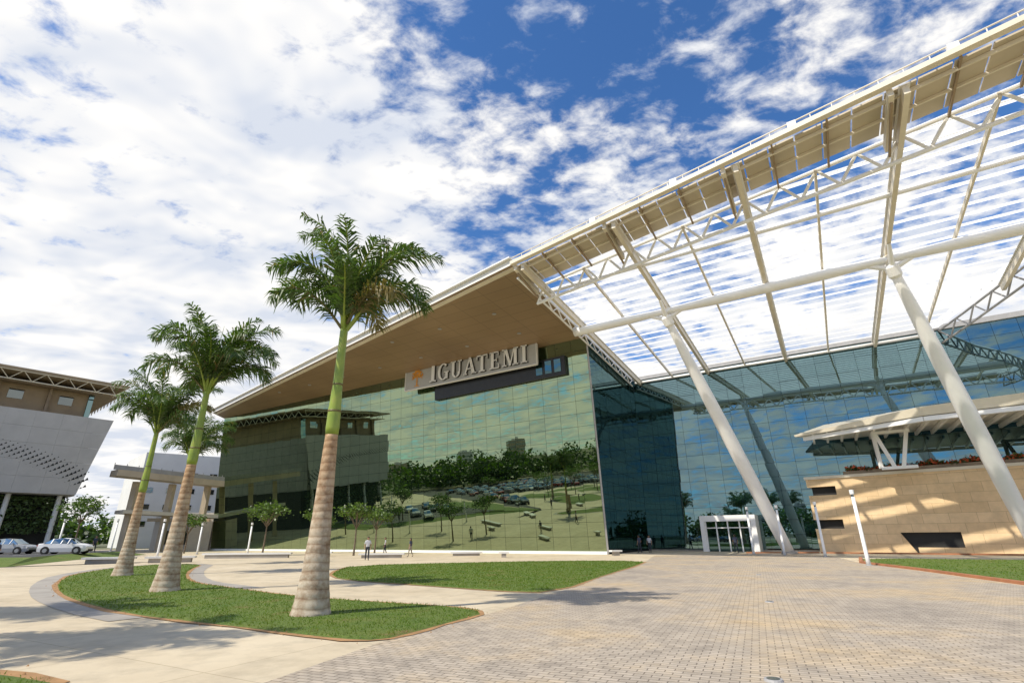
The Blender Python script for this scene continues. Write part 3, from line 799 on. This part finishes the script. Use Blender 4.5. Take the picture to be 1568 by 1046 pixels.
# ------------------------------------------------------------ small trees
def small_tree(loc,H,cr,seed,n=900):
    rnd=random.Random(seed); e=empty('young_tree',loc); g=MB()
    th=H*.55; g.tube([(0,0,0),(.03,.02,th*.5),(0,.05,th)],[.11,.085,.06],M_bark,8)
    tips=[]
    for i in range(8):
        a=i*2.4+rnd.random(); r=cr*rnd.uniform(.5,.95); z=th+rnd.uniform(.1,.45)*(H-th)+.2
        t=V((math.cos(a)*r,math.sin(a)*r,z+rnd.uniform(0,.4)*(H-th))); g.tube([(0,.05,th*.92),(t.x*.5,t.y*.5,(th+t.z)/2+.1),t],[.05,.035,.012],M_bark,5); tips.append(t)
    tips.append(V((0,0,H*.92))); g.obj('trunk_and_limbs',e)
    g=MB()
    for i in range(n):
        t=rnd.choice(tips); c=t+V((rnd.gauss(0,.3),rnd.gauss(0,.3),rnd.gauss(0,.2)))*cr*.75
        a=V((rnd.gauss(0,1),rnd.gauss(0,1),rnd.gauss(0,.5))).normalized(); b=a.cross(V((rnd.gauss(0,1),rnd.gauss(0,1),rnd.gauss(0,1)))).normalized(); s=rnd.uniform(.09,.2)
        g.poly([c-a*s,c-b*s*.5,c+a*s,c+b*s*.5],M_leaf if rnd.random()<.65 else M_leaf2)
    g.obj('foliage',e)
small_tree((-26.5,58,0),5.6,1.7,1); small_tree((-23.7,66,0),5.6,1.7,2); small_tree((-16,55,0),5.0,1.6,3); small_tree((-15.2,60,0),4.8,1.5,6)
small_tree((-47.5,59,.4),5.8,1.9,4,1300); small_tree((-42,70,0),4.6,1.5,5)

# ------------------------------------------------------------ lamps & benches
def lamp(loc,h):
    e=empty('bollard_lamp',loc); g=MB()
    g.tube([(0,0,0),(0,0,.03)],[.2,.2],M_greysteel,14)
    g.tube([(0,0,.03),(0,0,.5),(0,0,h-.38)],[.12,.10,.09],M_white,14); g.obj('post',e,smooth=True)
    g=MB(); g.tube([(0,0,h-.25),(0,0,h-.22),(0,0,h)],[.10,.115,.115],M_white,14); g.tube([(0,0,h-.38),(0,0,h-.25)],[.07,.07],M_glassd,14); g.obj('lamp_head',e)
for l,h in(((19.2,30.1,0),3.95),((23.6,41.9,0),4.0),((22.8,46.5,0),4.0),((21.3,49,0),4.0),((-47,64,0.4),3.6),((-33.4,51.6,0),3.5),((-30,62,0),3.4),((-38,66,0),3.5),((-50,60,.4),3.5),((-62,58,.4),4)): lamp(l,h)
def bench(p,q,w=.5,h=.45):
    g=MB(); p=V((*p,0));q=V((*q,0)); d=(q-p).normalized()
    g.beam(p+V((0,0,h-.07)),q+V((0,0,h-.07)),w,.14,M_whitewall); g.beam(p+d*.25+V((0,0,(h-.14)/2)),q-d*.25+V((0,0,(h-.14)/2)),w*.7,h-.15,M_kerb); g.obj('stone_bench')
bench((-28.5,50.5),(-20.5,50.8)); bench((-20,53),(-17.5,53.1)); bench((-1.3,47),(-.4,47)); bench((8.6,49),(9.6,49.4)); bench((-13.5,48),(-9.6,48.4),.5,.4); bench((-6,52),(-3,52.4),.5,.35)
for x,y in((-50,18),(-50,34),(-62,2),(-48,1),(-32,41),(-28,42),(-33,30),(-30,25)): bench((x,y),(x+3.2,y+1.0),.7,.45)

# ------------------------------------------------------------ people
M_skin=simple('skin',(.35,.2,.13),.6,var=.08); M_hair=simple('hair',(.015,.012,.01),.7)
def person(loc,rz,H,shirt,pants,seed,stride=.16):
    e=empty('person',loc,rz); k=H/1.75
    vs=[(0,0,.96),(0,0,1.12),(0,.01,1.32),(0,0,1.46),(0,.015,1.55),
        (-.09,0,.90),(-.10,stride*.55,.50),(-.10,stride*.8-.02,.09),(-.11,stride*.8+.13,.04),
        (.09,0,.90),(.10,-stride*.25,.50),(.10,-stride*1.2,.10),(.11,-stride*1.2+.14,.045),
        (-.18,0,1.41),(-.235,-.05,1.13),(-.24,.04,.90),
        (.18,0,1.41),(.235,.0,1.13),(.235,.13,.92)]
    ed=[(0,1),(1,2),(2,3),(3,4),(0,5),(5,6),(6,7),(7,8),(0,9),(9,10),(10,11),(11,12),(2,13),(13,14),(14,15),(2,16),(16,17),(17,18)]
    rr=[.13,.12,.14,.065,.05,.095,.065,.042,.036,.095,.065,.042,.036,.065,.043,.028,.065,.043,.028]
    me=bpy.data.meshes.new('body'); me.from_pydata([tuple(c*k for c in v) for v in vs],ed,[]); o=bpy.data.objects.new('body_tmp',me); sc.collection.objects.link(o)
    md=o.modifiers.new('s','SKIN'); sv=me.skin_vertices[0].data
    for i,r in enumerate(rr): sv[i].radius=(r*k*(1.15 if i<3 else 1),r*k*(.8 if i<3 else 1)); sv[i].use_root=(i==0)
    ss=o.modifiers.new('b','SUBSURF'); ss.levels=2; ss.render_levels=2
    dg=bpy.context.evaluated_depsgraph_get(); m2=bpy.data.meshes.new_from_object(o.evaluated_get(dg)); bpy.data.objects.remove(o)
    m2.materials.clear()
    for m in(shirt,pants,M_skin,M_black): m2.materials.append(m)
    for p in m2.polygons:
        c=p.center/k; p.use_smooth=True
        if c.z<.085: p.material_index=3
        elif c.z<1.0 and abs(c.x)<.2: p.material_index=1
        elif c.z>1.49 or (abs(c.x)>.19 and c.z<1.2): p.material_index=2
        else: p.material_index=0
    b=bpy.data.objects.new('body',m2); b.parent=e; sc.collection.objects.link(b)
    bm_=bmesh.new(); bmesh.ops.create_uvsphere(bm_,u_segments=16,v_segments=12,radius=.115*k)
    for v in bm_.verts:
        v.co.x*=.78; v.co.y*=.92; v.co.z*=1.08
        if v.co.z<0: v.co.x*=1+v.co.z*2.2/k; 
    for f in bm_.faces:
        c=f.calc_center_median(); f.smooth=True; f.material_index=1 if (c.z>.045*k or c.y<-.02*k) else 0
    hm=bpy.data.meshes.new('head'); bm_.to_mesh(hm); bm_.free(); hm.materials.append(M_skin); hm.materials.append(M_hair)
    h=bpy.data.objects.new('head',hm); h.location=(0,.02*k,1.645*k); h.parent=e; sc.collection.objects.link(h)
    g=MB(); g.tube([(0,.115*k,1.665*k),(0,.145*k,1.63*k)],[.01*k,.016*k],M_skin,6)
    for sx in(-1,1):
        g.box((sx*.035*k,.118*k,1.665*k),(.022*k,.01,.012*k),M_hair); g.box((sx*.092*k,.02*k,1.65*k),(.015,.03*k,.055*k),M_skin)
    g.box((0,.11*k,1.59*k),(.045*k,.01,.01*k),M_red); g.obj('face',e)
    g=MB()
    for w,sgn in((V((-.24,.04,.90)),-1),(V((.235,.13,.92)),1)):
        w=w*k; g.tube([w,w+V((0,.02,-.05))*k,w+V((0,.03,-.09))*k],[.028*k,.036*k,.03*k],M_skin,8)
        for j,(dy,l) in enumerate(((-.025,.06),(-.008,.075),(.009,.08),(.026,.07))):
            p=w+V((0,.03+dy,-.085))*k; g.tube([p,p+V((-sgn*.008,.01,-l*.5))*k,p+V((-sgn*.025,.012,-l))*k],[.010*k,.009*k,.006*k],M_skin,6)
        p=w+V((0,.04,-.03))*k; g.tube([p,p+V((-sgn*.01,.035,-.03))*k,p+V((-sgn*.015,.045,-.065))*k],[.012*k,.010*k,.007*k],M_skin,6)
    g.obj('hands',e)
M_sh1=simple('light_shirt',(.55,.55,.58),.8); M_pt1=simple('dark_trousers',(.03,.035,.05),.8); M_sh2=simple('navy_shirt',(.05,.06,.10),.8); M_pt2=simple('khaki_trousers',(.3,.26,.2),.8)
person((-11.5,43.2,0),math.radians(200),1.74,M_sh1,M_pt1,1); person((-9.4,50,0),math.radians(70),1.6,M_sh2,M_pt2,2,.22)
person((-13.6,58,0),math.radians(100),1.7,M_sh1,M_pt1,3); person((-45,30,0),math.radians(10),1.7,M_sh2,M_pt1,4); person((-33,35,0),math.radians(90),1.7,M_sh2,M_pt1,5)
person((-46,60,tz),math.radians(250),1.7,M_sh2,M_pt1,6)
person((12.6,55,0),math.radians(30),1.72,M_sh2,M_pt1,7); person((13.9,56.2,0),math.radians(160),1.68,M_sh1,M_pt1,8); person((21.6,53.4,0),math.radians(0),1.7,M_sh2,M_pt1,9,.2)

# ------------------------------------------------------------ cars
M_tyre=simple('tyre',(.02,.02,.02),.8); M_hub=simple('alloy',(.5,.5,.5),.3,metal=.8); M_lr=simple('tail_lamp',(.4,.02,.02),.2); M_lw=simple('head_lamp',(.7,.7,.7),.1)
def carmesh(paint):
    g=MB()
    st=[(-2.15,.66,.32,.50,.70,.58,.74),(-2.05,.80,.22,.55,.88,.68,.95),(-1.60,.86,.20,.55,.93,.66,1.00),(-1.0,.875,.19,.55,.94,.58,1.38),(-.15,.88,.19,.55,.94,.60,1.46),(.5,.88,.19,.55,.92,.57,1.40),(1.2,.865,.19,.55,.90,.70,.95),(1.85,.83,.20,.52,.80,.66,.84),(2.08,.74,.24,.48,.66,.6,.70),(2.18,.6,.32,.44,.58,.5,.6)]
    R=[]
    for x,w,zl,zm,zb_,rw,zr in st:
        half=[(w*.93,zl),(w,zm),(w*.975,zb_),(rw,zr),(0,zr+.025)]
        R.append([(x,y,z) for y,z in half]+[(x,-y,z) for y,z in half[-2::-1]])
    m=len(R[0])
    for i in range(len(R)-1):
        for j in range(m-1):
            mat=paint
            if j in(2,5) and 2<=i<=5: mat=M_glassd
            if j in(3,4) and i in(2,5): mat=M_glassd
            g.poly([R[i][j],R[i+1][j],R[i+1][j+1],R[i][j+1]],mat)
        g.poly([R[i][0],R[i][-1],R[i+1][-1],R[i+1][0]],M_dark)
    g.poly(R[0],paint); g.poly(R[-1][::-1],paint)
    for sy in(-1,1):
        for x in(-.95,-.12,.48): g.beam((x,sy*.872,.93),(x+.03 if x<.3 else x+.02,sy*.60,1.40),.07,.03,paint)
        g.beam((-1.0,sy*.59,1.385),(.5,sy*.585,1.40),.06,.04,paint)
        g.box((.85,sy*.96,.98),(.16,.14,.11),paint)
        g.box((2.03,sy*.62,.62),(.22,.26,.13),M_lw); g.box((-2.08,sy*.66,.78),(.12,.24,.14),M_lr)
        for x in(-1.32,1.36):
            g.tube([(x,sy*.70,.33),(x,sy*.885,.33)],[.37,.37],M_dark,20)
            g.tube([(x,sy*.68,.32),(x,sy*.90,.32)],[.32,.32],M_tyre,20); g.tube([(x,sy*.88,.32),(x,sy*.912,.32)],[.2,.19],M_hub,14)
    g.box((2.17,0,.36),(.06,.9,.14),M_dark); g.box((-2.16,0,.55),(.03,.5,.12),M_lw)
    me_o=g.obj('tmp'); me=me_o.data; bpy.data.objects.remove(me_o); me.name='parked_car'; return me
def paintm(n,c):
    m=simple(n,c,.25,var=.02); m.node_tree.nodes['Principled BSDF'].inputs['Coat Weight'].default_value=.6; return m
CM=[carmesh(paintm('white_car_paint',(.75,.75,.75))),carmesh(paintm('silver_car_paint',(.38,.39,.4))),carmesh(paintm('black_car_paint',(.02,.02,.022))),carmesh(paintm('red_car_paint',(.3,.03,.03)))]
def car(loc,rz,i):
    o=bpy.data.objects.new('parked_car',CM[i]); o.location=loc; o.rotation_euler=(0,0,rz); sc.collection.objects.link(o)
car((-44.8,54.8,tz),.22,0); car((-51.2,55.6,tz),.12,1); car((-50.5,49.5,tz),.3,0); car((-57,50,tz),.2,2); car((-63,54,tz),.1,0); car((-66,49,tz),.1,2)
g=MB(); g.poly([(-140,-70,.008),(-78,-95,.008),(-74,-60,.008),(-76,-20,.008),(-78,34,.008),(-150,34,.008)],M_asph)
g.poly([(-78,29,.0095),(-36,36,.0095),(-30,40.5,.0095),(-28,45,.0095),(-33.5,37.0,.0095),(-78,35.5,.0095)],M_asph)
g.poly([(-76,-1.5,.0095),(-60,-2.5,.0095),(-22,3,.0095),(-22,-2,.0095),(-60,-6.5,.0095),(-76,-6,.0095)],M_asph); g.obj('car_park_road')
for r in range(4):
    for k in range(15):
        if random.random()<.88:
            car((-81-r*11,28-k*3.1+random.uniform(-.2,.2),.012),random.choice([0,math.pi])+random.uniform(-.05,.05),random.choice([0,0,1,2,2,3,1]))
for x,y,a in((-60,32.2,.08),(-48,33.8,.12),(-69,31.6,.08),(-54,33,.1),(-70,-3.6,0),(-64,-3.8,0),(-50,-2.4,.1),(-44,-1.6,.1),(-34,-.2,.1)): car((x,y,.014),a,random.choice([0,1,2,3,2]))
for cx_,cy,rx,ry,rt in((-42,24,8,5,.4),(-60,22,8,5,.2),(-38,10,8,5.5,.4),(-56,7,8,5.5,-.1),(-69,9,3,8,0),(-66,-15,7,6.5,.4),(-46,-12,9,6,.2),(-28,-11,7,7,.2),(-50,-32,10,9,-.1),(-69,-38,6,10,0),(-27,-34,10,9,.3),(-30,-60,12,9,0)):
    pp=[]
    for i in range(28):
        t=i*math.pi/14; c_,s_=math.cos(t),math.sin(t); k=1+.10*math.sin(2*t+cx_)
        u_,v_=rx*k*math.copysign(abs(c_)**.75,c_),ry*k*math.copysign(abs(s_)**.75,s_)
        pp.append((cx_+u_*math.cos(rt)-v_*math.sin(rt),cy+u_*math.sin(rt)+v_*math.cos(rt)))
    lawn(pp,sm=0,kerb=.4)
for i,(x,y) in enumerate(((-58,22),(-66,-14),(-46,9),(-34,9),(-62,6),(-42,24),(-46,-12),(-70,8),(-54,-30),(-28,-10),(-75,30),(-52,12),(-78,14),(-78,0))): small_tree((x,y,0),5+(i%3)*.8,2,21+i,420)
palm((-38,13,0),7.8,51,.45); palm((-60,-30,0),7.8,52,.45); palm((-50,25,0),7.2,53,.42)
g=MB(); rnd=random.Random(5)
def clump(cx_,cy,R,H):
    for i in range(230):
        t=rnd.uniform(0,6.28); r=R*math.sqrt(rnd.random()); zz=H*rnd.uniform(.15,1)*(1-.35*(r/R)**2); c=V((cx_+math.cos(t)*r,cy+math.sin(t)*r,zz))
        a=V((rnd.gauss(0,1),rnd.gauss(0,1),rnd.gauss(0,.6))).normalized(); b=a.cross(V((rnd.gauss(0,1),rnd.gauss(0,1),rnd.gauss(0,1)))).normalized(); s=rnd.uniform(.5,1.1)
        g.poly([c-a*s,c-b*s*.7,c+a*s,c+b*s*.7],M_leaf if rnd.random()<.3 else M_leaf2)
for i in range(90):
    th=math.radians(rnd.uniform(165,262)); D=rnd.uniform(130,175); clump(D*math.cos(th)-10,D*math.sin(th)+20,rnd.uniform(5,9),rnd.uniform(7,15))
for i in range(20):
    clump(rnd.uniform(-135,-75),rnd.uniform(140,175),6,rnd.uniform(6,9))
for i in range(14): clump(rnd.uniform(70,120),rnd.uniform(-90,-50),6,rnd.uniform(7,11))
g.obj('distant_trees')
for i in range(14):
    th=math.radians(rnd.uniform(170,258)); D=rnd.uniform(300,450); h=rnd.uniform(12,28); w=rnd.uniform(12,22); x,y=D*math.cos(th),D*math.sin(th)
    g=MB(); g.box((x,y,h/2),(w,w*.8,h),random.choice([M_whitewall,M_beige]),rot=th)
    for r in range(int(h/3.2)): g.box((x,y,2+r*3.2),(w*1.004,w*.804,1.2),M_glassd,rot=th)
    g.box((x,y,h+.9),(w*.4,w*.3,1.8),M_whitewall,rot=th); g.obj('apartment_building')

# ------------------------------------------------------------ world
w=bpy.data.worlds.new('World'); sc.world=w; w.use_nodes=True; nt=w.node_tree
bg=nt.nodes['Background']; bg.inputs[1].default_value=.1
el=math.radians(49); sv_=V((-.871,-.491,0)); srot=math.atan2(sv_.x,sv_.y)
sky=N(nt,'ShaderNodeTexSky',sky_type='NISHITA'); sky.sun_disc=False; sky.sun_elevation=el; sky.sun_rotation=srot; sky.air_density=1.0; sky.dust_density=.3; sky.ozone_density=2.5
tc=N(nt,'ShaderNodeTexCoord'); sx=N(nt,'ShaderNodeSeparateXYZ'); nt.links.new(tc.outputs['Generated'],sx.inputs[0])
def M(op,a,b=None,c=None):
    n=N(nt,'ShaderNodeMath',operation=op)
    for i,x in enumerate((a,b,c)):
        if x is None: continue
        if isinstance(x,(int,float)): n.inputs[i].default_value=x
        else: nt.links.new(x,n.inputs[i])
    return n.outputs[0]
zc=M('ADD',M('MAXIMUM',sx.outputs[2],.0),.14)
cb=N(nt,'ShaderNodeCombineXYZ'); nt.links.new(M('DIVIDE',sx.outputs[0],zc),cb.inputs[0]); nt.links.new(M('DIVIDE',sx.outputs[1],zc),cb.inputs[1])
mp=N(nt,'ShaderNodeMapping'); mp.inputs['Rotation'].default_value=(0,0,math.radians(35)); mp.inputs['Scale'].default_value=(.85,1.2,1); nt.links.new(cb.outputs[0],mp.inputs[0])
def WN(scale,detail,rough,dist,off=0):
    n=N(nt,'ShaderNodeTexNoise',noise_dimensions='2D'); n.inputs['Scale'].default_value=scale; n.inputs['Detail'].default_value=detail; n.inputs['Roughness'].default_value=rough; n.inputs['Distortion'].default_value=dist
    m2=N(nt,'ShaderNodeMapping'); m2.inputs['Location'].default_value=(off,off*.7,0); nt.links.new(mp.outputs[0],m2.inputs[0]); nt.links.new(m2.outputs[0],n.inputs['Vector']); return n.outputs['Fac']
fine=WN(11.5,6,.6,.15); mid=WN(3.4,3,.55,.2,4.3); big=WN(1.1,2,.5,0,9.1)
def lobe(d,c0,c1,amp):
    d=V(d).normalized(); dt=N(nt,'ShaderNodeVectorMath',operation='DOT_PRODUCT'); nt.links.new(tc.outputs['Generated'],dt.inputs[0]); dt.inputs[1].default_value=d
    mr=N(nt,'ShaderNodeMapRange',interpolation_type='SMOOTHSTEP'); mr.inputs[1].default_value=c0; mr.inputs[2].default_value=c1; mr.inputs[3].default_value=0; mr.inputs[4].default_value=amp; nt.links.new(dt.outputs['Value'],mr.inputs[0]); return mr.outputs[0]
den=M('ADD',M('MULTIPLY',fine,.95),M('ADD',M('MULTIPLY',mid,.52),M('MULTIPLY',big,.38)))
for l in(lobe((-.50,.72,.46),.84,.985,.34),lobe((-.42,.60,.68),.965,.995,.10),lobe((-.20,.55,.81),.955,.997,-.09),lobe((.30,.58,.76),.90,.99,-.09),lobe((-.75,.40,.62),.93,.99,-.10),lobe((.45,.80,.40),.86,.98,.16)): den=M('ADD',den,l)
hz=N(nt,'ShaderNodeMapRange',interpolation_type='SMOOTHSTEP'); hz.inputs[1].default_value=.5; hz.inputs[2].default_value=.08; hz.inputs[3].default_value=0; hz.inputs[4].default_value=.24; nt.links.new(sx.outputs[2],hz.inputs[0])
den=M('ADD',den,hz.outputs[0])
cr=N(nt,'ShaderNodeMapRange',interpolation_type='SMOOTHSTEP'); cr.inputs[1].default_value=.83; cr.inputs[2].default_value=1.20; nt.links.new(den,cr.inputs[0])
skyc=mixc(nt,1,sky.outputs[0],(.75,1.25,1.75),'MULTIPLY')
shade=N(nt,'ShaderNodeMapRange'); shade.inputs[1].default_value=.35; shade.inputs[2].default_value=.62; nt.links.new(mid,shade.inputs[0])
cloud=mixc(nt,shade.outputs[0],(7.2,7.7,8.7),(10.6,10.4,10.1))
col=mixc(nt,cr.outputs[0],skyc,cloud)
nt.links.new(col,bg.inputs[0])

sun=bpy.data.lights.new('sun','SUN'); sun.energy=5.0; sun.angle=math.radians(.5); sun.color=(1,.93,.80)
so=bpy.data.objects.new('sun',sun); sc.collection.objects.link(so)
sd=V((-.871*math.cos(el),-.491*math.cos(el),math.sin(el))); so.rotation_euler=sd.to_track_quat('Z','Y').to_euler(); so.location=sd*100

# ------------------------------------------------------------ camera
cam=bpy.data.cameras.new('camera'); cam.sensor_width=36; cam.lens=17.9; cam.clip_start=.1; cam.clip_end=6000
co_=bpy.data.objects.new('camera',cam); sc.collection.objects.link(co_); sc.camera=co_
co_.matrix_world=Matrix.Translation((0,0,1.6))@Matrix.Rotation(math.radians(111),4,'X')@Matrix.Rotation(math.radians(-.5),4,'Z')
sc.view_settings.view_transform='Standard'; sc.view_settings.look='None'; sc.view_settings.exposure=0; sc.view_settings.gamma=1
